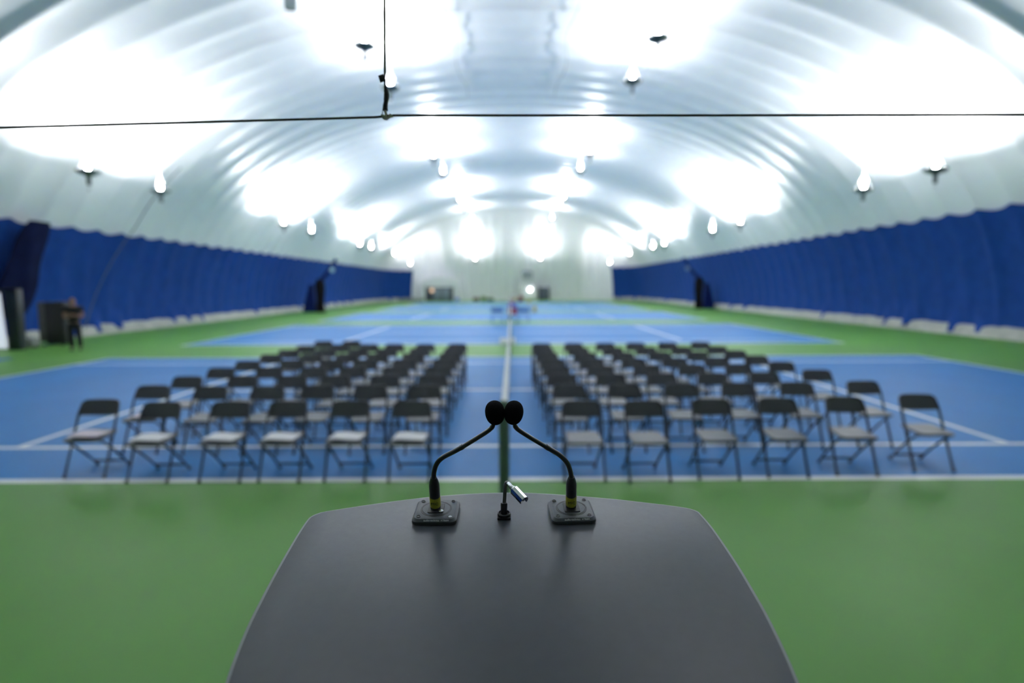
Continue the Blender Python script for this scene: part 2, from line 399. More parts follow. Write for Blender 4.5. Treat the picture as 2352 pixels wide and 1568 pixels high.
# ------------------------------------------------------------------ folding chairs
def make_chair():
    t=thing('folding_chair','x','chair')
    # seat, slightly dished, rounded corners
    bm=B(); pr=rrect(.385,.40,.05,5); n=len(pr); rings=[]
    for sc,z in((.96,.415),(1.,.422),(1.,.436),(.97,.444),(.80,.441),(.45,.437)):
        rings.append([bm.verts.new((x*sc*(1 if y<.05 else .93),-.07+y*sc,z+.012*(y/.2))) for x,y in pr])
    for a,b in zip(rings,rings[1:]):
        for k in range(n): bm.faces.new((a[k],a[(k+1)%n],b[(k+1)%n],b[k]))
    bm.faces.new(rings[0][::-1]); bm.faces.new(rings[-1]); build('seat',bm,M['seat'],t)
    # backrest: curved panel with rounded upper corners
    bm=B(); nx,nz=14,8; front=[];rear=[]
    for j in range(nz+1):
        v=j/nz; z=.635+.158*v; hw=.2125
        if v>.45: q=(v-.45)/.55; hw=.2125-.05*(1-math.sqrt(max(0,1-q*q)))
        rf=[];rb=[]
        for i in range(nx+1):
            u=-1+2*i/nx; x=hw*u; zz=z-(.012*(1-u*u) if j==0 else 0)+0; y=.062+.075*v*1.0+.03*(1-u*u)
            rf.append(bm.verts.new((x,y-.008,zz))); rb.append(bm.verts.new((x,y+.010,zz)))
        front.append(rf);rear.append(rb)
    for j in range(nz):
        for i in range(nx):
            bm.faces.new((front[j][i],front[j][i+1],front[j+1][i+1],front[j+1][i])); bm.faces.new((rear[j][i],rear[j+1][i],rear[j+1][i+1],rear[j][i+1]))
        bm.faces.new((front[j][0],front[j+1][0],rear[j+1][0],rear[j][0])); bm.faces.new((front[j][nx],rear[j][nx],rear[j+1][nx],front[j+1][nx]))
    for i in range(nx):
        bm.faces.new((front[0][i],rear[0][i],rear[0][i+1],front[0][i+1])); bm.faces.new((front[nz][i],front[nz][i+1],rear[nz][i+1],rear[nz][i]))
    build('backrest',bm,M['back'],t)
    for s in(-1,1):
        bm=B(); tube(bm,spline([(s*.212,-.225,.012),(s*.212,-.10,.29),(s*.212,.0,.515),(s*.208,.062,.66),(s*.19,.115,.765)],4),.0125,8,sy=1.15)
        lathe(bm,[(.018,0),(.018,.03),(.013,.034)],10,Matrix.Translation((s*.212,-.228,0))); build('leg',bm,M['tube'],t)
        bm=B(); tube(bm,spline([(s*.186,-.20,.405),(s*.186,-.10,.335),(s*.182,.06,.20),(s*.178,.18,.085),(s*.176,.25,.012)],4),.0125,8)
        lathe(bm,[(.018,0),(.018,.03),(.013,.034)],10,Matrix.Translation((s*.176,.252,0))); build('leg',bm,M['tube'],t)
    bm=B(); box(bm,(0,.20,.07),(.35,.010,.030),Matrix.Rotation(.6,3,'X'),.002); build('crossbar',bm,M['tube'],t)
    bm=B(); box(bm,(0,-.20,.40),(.39,.018,.018),None,.003); build('seat_bar',bm,M['tube'],t)
    bm=B()
    for s in(-1,1): box(bm,(s*.199,-.055,.385),(.012,.05,.06),None,.003)
    build('hinge',bm,M['tube'],t)
    return t
ch0=make_chair(); reg(ch0); used=[0]
LX=[(-1.10,-1.22),(-1.79,-1.91),(-2.48,-2.58),(-3.11,-3.14),(-3.85,-3.79),(-4.66,-4.46)]
RX=[(.74,.63),(1.44,.1+1.23),(2.19,2.04),(2.93,2.72),(3.71,3.45),(4.66,4.19)]
LY=[6.30,7.32,8.2,9.1,10.0,10.9,11.8,12.7,13.57]
L6=[6.46,7.42,8.18,9.04,9.87,10.85,11.65,12.5,13.58]
R6=[6.58,7.54,8.54,9.52,10.36,11.2,11.98,12.93]
rown=['front row','second row','third row','fourth row','fifth row','sixth row','seventh row','eighth row','ninth row']
coln=['beside the centre aisle','second seat from the aisle','third seat from the aisle','fourth seat from the aisle','fifth seat from the aisle','at the outer end']
def chair(x,y,rz,side,r,c):
    o=ch0 if not used[0] else copy_tree(ch0); used[0]=1
    o.location=(x,y-.13,0); o.rotation_euler=(0,0,rz)
    o['label']='dark folding chair, %s, %s block, %s'%(rown[r],side,coln[c]); o['category']='chair'; o['group']='folding chairs in rows on the blue court'
def paper(x,y,r,c,m=None,rz=0.):
    bm=B(); n=8; g=[[bm.verts.new((-.125+.25*i/n,-.165+.33*j/n,.004+.014*math.sin(i*.7+j*.4)**2*(i/n))) for i in range(n+1)] for j in range(n+1)]
    g2=[[bm.verts.new(v.co+Vector((0,0,.0025))) for v in row] for row in g]
    for j in range(n):
        for i in range(n):
            bm.faces.new((g[j][i],g[j+1][i],g[j+1][i+1],g[j][i+1])); bm.faces.new((g2[j][i],g2[j][i+1],g2[j+1][i+1],g2[j+1][i]))
    for i in range(n):
        bm.faces.new((g[0][i],g[0][i+1],g2[0][i+1],g2[0][i])); bm.faces.new((g[n][i+1],g[n][i],g2[n][i],g2[n][i+1]))
        bm.faces.new((g[i+1][0],g[i][0],g2[i][0],g2[i+1][0])); bm.faces.new((g[i][n],g[i+1][n],g2[i+1][n],g2[i][n]))
    o=build('paper_sheet',bm,m or M['paper']); o.location=(x,y-.13-.085,.449); o.rotation_euler=(.03,0,PI/2+rz)
    tag(o,'%s paper on %s chair, left block, %s'%('pinkish white' if m else 'white',['front row','second row'][r],coln[c]),'paper','papers left on the chairs of the left block')
for c in range(6):
    ys=L6 if c==5 else LY[:9 if c==4 else 8]
    for r,y in enumerate(ys):
        f=(y-6.3)/6.45; x=LX[c][0]+(LX[c][1]-LX[c][0])*f+R.uniform(-.015,.015); yy=y+R.uniform(-.02,.02); rz=R.uniform(-.03,.03)+(.02*c/5)
        chair(x,yy,rz,'left',r,c)
        if r==0: paper(x+R.uniform(-.02,.02),yy,r,c,M['pinkp'] if c==5 else None,R.uniform(-.1,.1))
        if r==1 and c==5: paper(x+.03,yy,r,c,M['pinkp'],.1)
for c in range(6):
    for r in range(8):
        y=R6[r] if c==5 else LY[r]+(.02,.03,.05,.09,.13)[c]*(1)
        f=(y-6.3)/6.45; x=RX[c][0]+(RX[c][1]-RX[c][0])*f+R.uniform(-.015,.015)
        chair(x,y+R.uniform(-.02,.02)-(.05 if c<2 and r==0 else 0),R.uniform(-.03,.03)-.02*c/5,'right',r,c)

# ------------------------------------------------------------------ stage and lectern
bm=B(); box(bm,(0,-.35,.215),(4.4,3.2,.43),None,.01); o=build('stage_platform',bm,M['carpet'],smooth=False); tag(o,'low dark stage platform under the lectern','stage')
Z0,SL=1.6569,.12
TA=math.atan(SL)
def pz(y): return Z0+SL*(y-.95)
lect=thing('lectern','dark grey lectern with curved tapering top, carrying two microphones','lectern',(0,.85,.43))
OUT=[(-.3156,.5948),(-.3304,.6743),(-.337,.7358),(-.3419,.7984),(-.3462,.8905),(-.3461,.9417),(-.3425,.955),(-.335,.9635),(-.3223,.9707),(-.2599,.9917),(-.1718,1.0166),(-.0946,1.0310),(-.018,1.0365),(.0569,1.0325),(.173,1.0121),(.2468,.9938),(.2964,.9793),(.3107,.9716),(.317,.9650),(.3194,.9566),(.3249,.9076),(.3271,.8206),(.3257,.7546),(.322,.6861),(.3101,.5918)]
# near part, below the frame: sides run in to a straight front edge
full=[(-.02,.42),(-.20,.425),(-.262,.44),(-.285,.48)]+OUT+[(.285,.48),(.262,.44),(.20,.425)]
full=[(p.x,p.y) for p in spline([(a,b,0) for a,b in full]+[(full[0][0],full[0][1],0)],4)][:-1]
cx=sum(p[0] for p in full)/len(full); cy=.75
def top_slab(parent):
    bm=B(); rings=[]
    for ins,dz in((.004,-.026),(.0,-.023),(.0,-.004),(.0008,-.0012),(.0050,0.)):
        ring=[]
        for x,y in full:
            l=math.hypot(x-cx,y-cy); k=(l-ins)/l; X,Y=cx+(x-cx)*k,cy+(y-cy)*k
            ring.append(bm.verts.new((X,Y-.85,pz(Y)+dz-.43)))
        rings.append(ring)
    n=len(full)
    for q,(a,b) in enumerate(zip(rings,rings[1:])):
        for k in range(n):
            f=bm.faces.new((a[k],a[(k+1)%n],b[(k+1)%n],b[k])); f.material_index=1  # whole rim takes the pale painted highlight
    bm.faces.new(rings[0][::-1]); bm.faces.new(rings[-1])
    build('top',bm,[M['lect'],M['edge']],parent,ang=35)
top_slab(lect)
bm=B(); box(bm,(0,.02,.60),(.34,.22,1.14),None,.02); build('column',bm,M['lect'],lect)
bm=B(); box(bm,(0,0,.02),(.56,.46,.04),None,.012); build('base_plate',bm,M['blk'],lect)
TILT=Matrix.Rotation(TA,4,'X')
def text(name,body,size,m,parent,M4,ext=.0001):
    cu=bpy.data.curves.new(name,'FONT'); cu.body=body; cu.size=size; cu.align_x='CENTER'; cu.align_y='CENTER'; cu.extrude=ext
    to=bpy.data.objects.new(name,cu); COL.objects.link(to); bpy.context.view_layer.update()
    me=bpy.data.meshes.new_from_object(to.evaluated_get(bpy.context.evaluated_depsgraph_get())); bpy.data.objects.remove(to)
    me.materials.clear(); me.materials.append(m); me.transform(M4); o=bpy.data.objects.new(name,me); COL.objects.link(o); o.parent=parent; return o
def mount(cx,cy,rz,label,bright):
    t=thing('microphone_mount',label,'microphone mount',(cx,cy,pz(cy)+.0002),(0,0,0),'square microphone mounts on the lectern')
    t.rotation_euler=(Matrix.Rotation(rz,4,'Z')@Matrix.Identity(4)).to_euler(); t.rotation_euler=(TILT@Matrix.Rotation(rz,4,'Z')).to_euler()
    bm=B(); rings=[]
    for w,r,z in((.0735,.010,0.),(.0745,.010,.002),(.0740,.010,.0055),(.0665,.0085,.0095),(.0645,.008,.0098)):
        rings.append([bm.verts.new((x,y,z)) for x,y in rrect(w,w,r,5)])
    n=len(rings[0])
    for a,b in zip(rings,rings[1:]):
        for k in range(n): bm.faces.new((a[k],a[(k+1)%n],b[(k+1)%n],b[k]))
    bm.faces.new(rings[0][::-1])
    bm.faces.new(rings[-1]); build('plate',bm,M['mount'],t,ang=25)
    bm=B(); lathe(bm,[(.0264,.0096),(.0262,.0101),(.0240,.0101),(.0236,.0096)],56,cap=False); build('shock_ring',bm,M['blk'],t,ang=30)
    bm=B(); lathe(bm,[(.0236,.0097),(.0230,.0104),(.0140,.0104),(.0010,.0104)],56); build('inner_disc',bm,M['mount'],t,ang=30)
    bm=B(); prism(bm,rrect(.0262,.031,.002,2),.0100,.0118); build('connector_panel',bm,M['blk'],t,ang=30)
    for k,(sx,sy) in enumerate(((-1,-1),(1,-1),(1,1),(-1,1))):
        bm=B(); T=Matrix.Translation((sx*.0262,sy*.0262,0)); lathe(bm,[(.0036,.0092),(.0036,.0103),(.0030,.0108),(.0026,.0099)],16,T); lathe(bm,[(.0022,.0096),(.0022,.0101),(.0006,.0101)],12,T)
        o=build('screw',bm,M['steel'] if (bright and k==1) else M['blk2'],t)
        if bright and k==1: o['label']='bright steel screw'
    if bright:
        bm=B(); lathe(bm,[(.0042,.0114),(.0042,.0127),(.0036,.0133),(.0012,.0133)],18,Matrix.Translation((.0095,-.0115,0))); o=build('latch_button',bm,M['steel'],t); o['label']='bright round steel button'
    # lettering on the front bevel
    fr=Matrix.Translation((0.0,-.0356,.0078))@Matrix.Rotation(math.radians(48),4,'X')
    text('lettering','audio-technica',.0044,M['white_ink'],t,fr@Matrix.Translation((-.0035,0,.0004)))
    text('lettering','AT8684',.0040,M['white_ink'],t,fr@Matrix.Translation((.0185,0,.0004)))
    return t
mL=mount(-.1305,.9565,-.01,'square dark microphone mount at left, bearing one bright steel screw and button',True)
mR=mount(.0988,.9580,.055,'square dark microphone mount at right, all four screws dark',False)
def mic(pts,head,hs,tiltx,label):
    base=Vector(pts[0]); t=thing('gooseneck_microphone',label,'microphone',tuple(base),(0,0,0),'gooseneck microphones on the lectern')
    P=[Vector(p)-base for p in pts]
    d=(P[2]-P[0]).normalized(); q=Vector((0,0,1)).rotation_difference(d).to_matrix().to_4x4()
    L=P[2].length
    bm=B(); lathe(bm,[(.0083,.001),(.0088,.003),(.0088,.009),(.0080,.010)],28,q); build('connector_collar',bm,M['blk'],t)
    bm=B(); lathe(bm,[(.0086,.0075),(.0092,.009),(.0092,.0265),(.0086,.028)],28,q); tp=build('label_band',bm,M['yellow'],t); tp['label']='yellow label band'
    text_m=q@Matrix.Translation((0,-.00935,.0185))@Matrix.Rotation(PI/2,4,'X')
    text('lettering','MIC',.0075,M['ink'],tp,text_m,.0002)
    bm=B(); lathe(bm,[(.0082,.0255),(.0088,.0262),(.0089,.050),(.0085,.0535),(.0070,.0600),(.0058,.0635),(.0050,.0660),(.0045,.0660)],28,q); build('connector_sleeve',bm,M['blk2'],t)
    neck=[P[2]*.88]+P[2:]
    s=spline([tuple(p) for p in neck],10); bm=B()
    n=len(s); rad=[]
    for i in range(n):
        f=i/(n-1); r=.0040 if f<.52 else (.0036 if f<.86 else .0031)
        rad.append(r)
    tube(bm,s,rad,14); build('gooseneck',bm,M['blk2'],t)
    for f in(.52,.82):
        i=int(f*(n-1)); bm=B(); tube(bm,[s[i-1],s[i],s[i+1]],.0044 if f<.6 else .0039,14); build('neck_ferrule',bm,M['blk2'],t)
    # foam windscreen: rounded barrel, slightly flattened under
    hc=Vector(head)-base; rot=Matrix.Rotation(tiltx[0],4,'X')@Matrix.Rotation(tiltx[1],4,'Y')
    bm=B(); pr=[]
    for k in range(25):
        a=-PI/2+PI*k/24; c=abs(math.cos(a))**.82; sn=math.copysign(abs(math.sin(a))**.92,math.sin(a))
        pr.append((max(.0004,hs[0]*c*(1-.05*(sn<0)*abs(sn))),hs[1]*sn))
    lathe(bm,pr,36,Matrix.Translation(hc)@rot); build('windscreen',bm,M['foam'],t)
    return t
LP=[(-.1315,.955,1.6672),(-.131,.9444,1.6969),(-.1311,.9343,1.7265),(-.1298,.9297,1.7398),(-.1248,.9243,1.7547),(-.1144,.9185,1.7673),(-.0936,.9094,1.7806),(-.0754,.9012,1.7928),(-.0506,.8895,1.8109),(-.0394,.884,1.8195),(-.0323,.88,1.8266),(-.0294,.8772,1.8334),(-.0279,.872,1.845)]
RP=[(.0984,.958,1.6672),(.0975,.9473,1.6948),(.0966,.936,1.7265),(.0942,.931,1.7399),(.0886,.925,1.7553),(.0765,.9177,1.7703),(.0598,.9094,1.7832),(.0321,.8955,1.8033),(.0118,.8848,1.8191),(.0047,.8806,1.8263),(.0025,.8777,1.8332),(.0018,.8725,1.845)]
mic(LP,(-.0272,.870,1.8515),(.0150,.0191),(.25,-.10),'black gooseneck microphone plugged into the left mount, bending right')
mic(RP,(.0013,.870,1.8515),(.0148,.0188),(.25,.12),'black gooseneck microphone plugged into the right mount, bending left')
# small chrome reading lamp between the microphones
lb=Vector((-.0154,.9465,pz(.9465)+.0002))
lamp=thing('gooseneck_reading_lamp','small chrome-headed gooseneck reading lamp between the two microphones','lamp',tuple(lb))
bm=B(); prism(bm,rrect(.0225,.0225,.002,2),0,.0035,TILT); lathe(bm,[(.0108,.003),(.0112,.005),(.0108,.0075),(.0092,.0085),(.0088,.006)],26,TILT); build('base',bm,M['blk'],lamp,ang=30)
bm=B(); lathe(bm,[(.0056,.004),(.0058,.022),(.0052,.0245),(.0040,.0248)],20); build('socket_collar',bm,M['blk'],lamp)
Q=lambda p:Vector(p)-lb
tip=[Q((-.0150,.9470,1.680)),Q((-.0144,.950,1.690)),Q((-.0135,.9535,1.7045)),Q((-.0117,.9560,1.7115)),Q((-.0082,.9535,1.7122)),Q((-.0028,.9465,1.7070))]
bm=B(); tube(bm,spline([tuple(p) for p in tip],8),.0032,14); build('gooseneck',bm,M['blk2'],lamp)
a,b=Q((-.0092,.9545,1.7125)),Q((.0185,.9235,1.6930)); ax=(b-a).normalized(); q=Matrix.Translation(a)@Vector((0,0,1)).rotation_difference(ax).to_matrix().to_4x4()
Ls=(b-a).length
bm=B(); lathe(bm,[(.0028,0),(.0036,.001),(.0036,.013),(.0050,.0135),(.0050,.0165)],18,q); nk=build('lamp_neck',bm,M['chrome'],lamp); nk['label']='chrome neck sleeve'
bm=B(); n=10; s0=.0155; seg=[]
# octagonal open shade, a wedge cut away on its underside
yaw=Matrix.Rotation(0,4,'Z')
def oct_pt(k,r): an=2*PI*(k+.5)/8; return r*math.cos(an),r*math.sin(an)
up=q.inverted().to_3x3()@Vector((0,0,1)); upa=math.atan2(up.y,up.x)
angs=[upa+math.radians(v) for v in(-128,-92,-55,-18,18,55,92,128)]
for rr in(.0082,.0075):
    seg.append([[bm.verts.new(q@Vector((rr*math.cos(w)*(1 if z>s0+.001 else .62),rr*math.sin(w)*(1 if z>s0+.001 else .62),z))) for w in angs] for z in(s0,s0+.003,Ls if rr>0 else Ls)])
for sgm in seg:
    for ra,rb in zip(sgm,sgm[1:]):
        for k in range(7): bm.faces.new((ra[k],ra[k+1],rb[k+1],rb[k]))
for ra,rb in((seg[0][-1],seg[1][-1]),(seg[0][0],seg[1][0])):
    for k in range(7): bm.faces.new((ra[k],ra[k+1],rb[k+1],rb[k]))
for k in(0,7):
    for i in(0,1): bm.faces.new((seg[0][i][k],seg[0][i+1][k],seg[1][i+1][k],seg[1][i][k]))
sh=build('lamp_shade',bm,M['chrome'],lamp,ang=15); sh['label']='faceted chrome shade'
bm=B(); lathe(bm,[(.0030,s0+.001),(.0046,s0+.004),(.0046,Ls-.012),(.0034,Ls-.006),(.0012,Ls-.004)],16,q); build('bulb_holder',bm,M['blk2'],lamp)
bm=B(); ell(bm,tuple(q@Vector((0,0,Ls-.004))),(.0033,.0033,.0033),14,10); build('bulb',bm,mat('clear_bulb_glass',(.55,.56,.58),.12,metal=.6),lamp)

# ------------------------------------------------------------------ rope across the view, hanging cord with tape and knot
bm=B(); pts=[(-17.6,1.25,2.02),(-8,1.25,2.235),(-1.0693,1.25,2.378),(-.6682,1.25,2.3868),(-.285,1.25,2.3955)]
tube(bm,pts,.0025,8); rp=thing('cross_rope','thin dark rope stretched level across the whole hall above the lectern','rope',(0,0,0))
pts2=[(-.285,1.25,2.3955),(-.245,1.25,2.399),(.3859,1.25,2.3962),(1.0682,1.25,2.3945),(8,1.25,2.40),(17.9,1.25,2.42)]
tube(bm,pts2,.0025,8); build('rope_strand',bm,M['rope'],rp)
cd=thing('dangling_rope','thin cord hanging left of centre, black-taped end knotted to the cross rope','rope',(-.2614,1.25,2.3939))
o0=Vector((-.2614,1.25,2.3939))
bm=B(); tube(bm,[tuple(Vector(p)-o0) for p in[(-.253,1.25,11.75),(-.2585,1.25,2.66),(-.2594,1.25,2.628),(-.2621,1.25,2.482)]],.0025,8); build('cord_strand',bm,M['cord'],cd)
bm=B(); tube(bm,[tuple(Vector(p)-o0) for p in spline([(-.2622,1.25,2.488),(-.2623,1.25,2.474),(-.2622,1.25,2.462),(-.2608,1.25,2.450),(-.2598,1.25,2.440),(-.2610,1.25,2.428),(-.2628,1.25,2.418),(-.2632,1.25,2.4085)],5)],[.0016]*6+[.0022]*6+[.0035]*3+[.0047]*4+[.0054]*6+[.0048]*4+[.0052]*4+[.0056]*3,12)
build('tape_wrap',bm,M['tape'],cd)
bm=B(); box(bm,(-.2685+.2614,0,2.4735-2.3939),(.0118,.0016,.0150),Matrix.Rotation(-.28,3,'Y'),.0004); build('tape_flag',bm,M['tape'],cd)
bm=B()
R2=random.Random(3)
k0=[(-.2628,1.2485,2.4105),(-.2620,1.247,2.405),(-.2612,1.2475,2.399),(-.2650,1.247,2.3965),(-.2700,1.248,2.3990),(-.2670,1.2525,2.3945),(-.2610,1.2525,2.3925),(-.2560,1.249,2.3955),(-.2520,1.248,2.3995),(-.2545,1.2525,2.3985),(-.2600,1.2515,2.3985),(-.2650,1.2500,2.3945),(-.2630,1.2475,2.3915),(-.2575,1.2475,2.3935),(-.2500,1.249,2.3975),(-.2485,1.249,2.3950)]
tube(bm,[tuple(Vector(p)-o0) for p in spline(k0,5)],.0028,8); kn=build('knot',bm,M['knot'],cd); kn['label']='tan knot'
bm=B(); tube(bm,[tuple(Vector(p)-o0) for p in spline([(-.2665,1.25,2.4150),(-.2690,1.25,2.4060),(-.2700,1.25,2.3970)],4)],.0011,6); build('knot_tail',bm,M['knot'],cd)

# ------------------------------------------------------------------ gathered divider nets at both sides
def divider(x,y,h,sx,label):
    t=thing('gathered_divider_net',label,'divider net',(x,y,0))
    bm=B(); pts=[];rr=[]
    for i in range(20):
        z=h*i/19; pts.append((.02*math.sin(z*3)*sx-.0*z,0,z)); rr.append(.36-.045*math.sin(z*2.1)-(.12 if i>17 else 0)-(.03*i/19))
    n=28; rings=[]
    for (p,q) in zip(pts,rr): rings.append([bm.verts.new((p[0]+q*(1+.10*math.cos(k*2*PI/n*7+p[2]))*math.cos(2*PI*k/n),q*(1+.10*math.cos(k*2*PI/n*7))*math.sin(2*PI*k/n),p[2])) for k in range(n)])
    for a,b in zip(rings,rings[1:]):
        for k in range(n): bm.faces.new((a[k],a[(k+1)%n],b[(k+1)%n],b[k]))
    bm.faces.new(rings[0][::-1]); bm.faces.new(rings[-1]); build('net_bundle',bm,M['divider'],t)
    bm=B(); tube(bm,spline([(0,0,h-.1),(-sx*.5,0,h+.5),(-sx*1.0,.3,h+1.5)] if False else [(0,0,h-.15),(sx*-.35,.3,h+.3),(sx*-.75,.8,h+1.0),(sx*-1.05,1.2,h+1.75)],5),[.20-.006*i for i in range(16)],10); build('tie_strap',bm,M['navy2'],t)
    bm=B(); ell(bm,(-sx*.95,.3,h+.75),(.2,.2,.2),14,8); build('pulley_weight',bm,mat('pale_blue_disc_%s'%('l' if sx<0 else 'r'),(.30,.48,.6) if sx<0 else (.14,.24,.38),.4),t)
    bm=B(); n=12
    for s in range(1): pass
    a=[bm.verts.new((sx*.45+.0,0,.0)),bm.verts.new((sx*1.55,0,.0)),bm.verts.new((sx*1.0,.25,2.3)),bm.verts.new((sx*.7,.25,2.3))]
    b2=[bm.verts.new(v.co+Vector((0,.35,0))) for v in a]
    for q in range(4): bm.faces.new((a[q],a[(q+1)%4],b2[(q+1)%4],b2[q]))
    bm.faces.new(a[::-1]); bm.faces.new(b2); build('blue_drape',bm,M['navy2'],t)
divider(-15.85,48.1,2.72,-1,'tall black gathered divider net standing by the left curtain')
divider(16.75,52.4,2.85,1,'tall black gathered divider net standing by the right curtain')

# ------------------------------------------------------------------ things at the left edge
bm=B(); NA_=26; rings=[]
for j in range(17):
    v=j/16; z=1.0+3.45*v; xw=-(A*(1-(z/Hh)**N)**(1/N)); w=.75*math.sin(PI*(.12+v*.80))**.6+.12*math.sin(v*8); dpt=.30*math.sin(PI*min(1,.1+v*.85))
    cyy=20.75+.5*v; ring=[]
    for i in range(NA_):
        a_=2*PI*i/NA_; q=1+.10*math.sin(a_*5+v*4)
        ring.append(bm.verts.new((xw+.55+dpt*math.cos(a_)*q+.1,cyy+max(.1,w)*math.sin(a_)*q,z)))
    rings.append(ring)
for p_,q_ in zip(rings,rings[1:]):
    for i in range(NA_): bm.faces.new((p_[i],p_[(i+1)%NA_],q_[(i+1)%NA_],q_[i]))
bm.faces.new(rings[0][::-1]); bm.faces.new(rings[-1])
tag(build('bundled_drape',bm,M['drape']),'dark bundled drape tied up high against the left curtain','drape')
t=thing('freestanding_door','bright white door panel in a dark frame at the left edge','door',(-16.93,19.35,0))
bm=B(); 
w=[(-.95,0),(.00,0),(-.10,1.86),(-.95,1.86)]
f=lambda x,z,y:(x,y,z)
a=[bm.verts.new((x,-.03,z+.06)) for x,z in w]; b=[bm.verts.new((x,.02,z+.06)) for x,z in w]
for k in range(4): bm.faces.new((a[k],a[(k+1)%4],b[(k+1)%4],b[k]))
bm.faces.new(a[::-1]); bm.faces.new(b); build('door_panel',bm,M['panel'],t,smooth=False)
bm=B(); box(bm,(.27,.1,1.02),(.40,.26,2.04),None,.01); box(bm,(-.3,.1,2.0),(1.5,.26,.1),None,.01); build('door_frame',bm,M['dkframe'],t)
t=thing('equipment_case','tall dark equipment case standing left of the person','case',(-16.5,20.95,0),(0,0,.15))
bm=B(); box(bm,(.12,0,.82),(.62,.55,1.52),None,.02); build('body',bm,M['blackbox'],t)
bm=B(); box(bm,(-.30,-.02,.86),(.22,.5,1.42),None,.02); build('side_panel',bm,M['greybox'],t)
for sx in(-1,1):
    for sy in(-1,1):
        bm=B(); ell(bm,(sx*.3,sy*.2,.04),(.04,.025,.04),12,8); build('caster',bm,M['blk'],t)
t=thing('kit_bag','low pale grey bag on the floor beside the white door','bag',(-16.95,20.1,0),(0,0,.1))
bm=B(); box(bm,(0,0,.17),(.8,.4,.34),None,.11,4); build('body',bm,M['palebox'],t)
bm=B(); tube(bm,spline([(-.2,0,.3),(-.1,0,.42),(.1,0,.42),(.2,0,.3)],4),.015,8); build('handle',bm,M['dkframe'],t)
bm=B(); prism(bm,rrect(1.3,.5,.05,3),0.0,.012); o=build('floor_mat',bm,M['mat_blue'],ang=30,loc=(-15.25,16.65,.001)); tag(o,'small blue mat on the green floor at the left edge','mat')

# ------------------------------------------------------------------ far end of the hall
t=thing('entrance_vestibule','white vaulted vestibule with grey doors at far end, left','vestibule',(-10.6,86.3,0))
bm=B(); n=20; prf=[(-2.9,0)]+[(-2.6*math.cos(PI*k/n)*1.05,2.05+1.45*math.sin(PI*k/n)) for k in range(n+1)]+[(2.9,0)]
a=[bm.verts.new((x,-1.5,z)) for x,z in prf]; b=[bm.verts.new((x,1.6,z)) for x,z in prf]
for k in range(len(prf)-1): bm.faces.new((a[k],a[k+1],b[k+1],b[k]))
bm.faces.new(a); build('vault',bm,M['airlock'],t,ang=50)
bm=B(); box(bm,(0,-1.56,1.02),(4.1,.1,2.04)); build('door_frame',bm,M['airdk'],t)
for x,w in((-1.75,.35),(-.35,1.15),(.95,1.15)):
    bm=B(); box(bm,(x,-1.63,.98),(w,.05,1.84),None,.01); build('door',bm,M['airdoor'] if w>1 else M['darkcab'],t)
bm=B(); ell(bm,(-1.05,-1.75,1.55),(.28,.08,.28),16,10); o=build('warm_lamp',bm,M['warm'],t); o['label']='small warm orange glow'
t=thing('emergency_exit','white exit door with a bright round lamp, far end right of the net','door',(2.35,86.0,0))
bm=B(); box(bm,(0,0,1.2),(2.3,.5,2.4),None,.35,4); build('door',bm,M['lampw'],t)
bm=B(); ell(bm,(.27,-.42,1.62),(.20,.12,.20),18,12); build('lamp',bm,M['bulb2'],t)
bm=B(); box(bm,(-.1,.3,2.9),(1.7,.4,.9),None,.05); build('transom',bm,M['airlock'],t)
t=thing('wall_vent','grey box vent on the end wall above the exit door','vent',(2.2,85.2,3.75))
bm=B(); box(bm,(0,0,0),(1.55,.6,1.1),None,.05); build('housing',bm,M['vent'],t)
bm=B()
for k in range(5): box(bm,(0,-.32,-.4+.2*k),(1.35,.04,.05))
build('louver',bm,M['airdk'],t)
t=thing('storage_cabinet','dark slate cabinet against the end wall, right of the exit door','cabinet',(4.65,86.2,0))
bm=B(); box(bm,(0,0,1.0),(1.65,.6,1.9),None,.02); build('body',bm,M['darkcab'],t)
for s in(-1,1):
    bm=B(); box(bm,(s*.4,-.315,1.0),(.76,.03,1.8),None,.01); dd=build('door',bm,M['darkcab'],t)
    bm=B(); box(bm,(s*.08,-.345,1.0),(.03,.03,.2)); build('handle',bm,M['steel'],dd)
def blob(name,loc,s,m,label,cat,group=None):
    t=thing(name,label,cat,loc,group=group)
    bm=B(); box(bm,(0,0,s[2]/2),s,None,min(s)*.35,4); build('body',bm,m,t)
    bm=B(); tube(bm,spline([(-s[0]*.25,0,s[2]*.9),(-s[0]*.12,0,s[2]*1.15),(s[0]*.12,0,s[2]*1.15),(s[0]*.25,0,s[2]*.9)],4),.02,6); build('handle',bm,M['blk'],t)
G='bags and gear lying by the end wall'
blob('sports_bag',(-5.25,84.6,0),(.95,.5,.5),M['brown'],'brown bag by the end wall, leftmost of the heap','bag',G)
blob('sports_bag',(-4.2,84.8,0),(.85,.5,.62),M['olive'],'olive green bag by the end wall, between the brown and black ones','bag',G)
blob('sports_bag',(-3.2,84.6,0),(1.0,.5,.42),M['blackbox'],'black bag by the end wall, right end of the dark heap','bag',G)
blob('sports_bag',(.1,80.5,0),(1.1,.5,.5),M['tan'],'tan bag near the end wall, just right of the net','bag',G)
blob('sports_bag',(1.15,80.5,0),(.65,.5,.72),M['maroon'],'maroon bag near the end wall, beside the exit door','bag',G)
blob('sports_bag',(-8.0,84.5,0),(.6,.5,.4),M['bluebag'],'light blue bag beside the vestibule at the end wall','bag',G)
blob('storage_bin',(-14.0,80.5,0),(3.6,.6,.5),M['palebox'],'long low pale box beneath the far left end of the blue curtain','box')
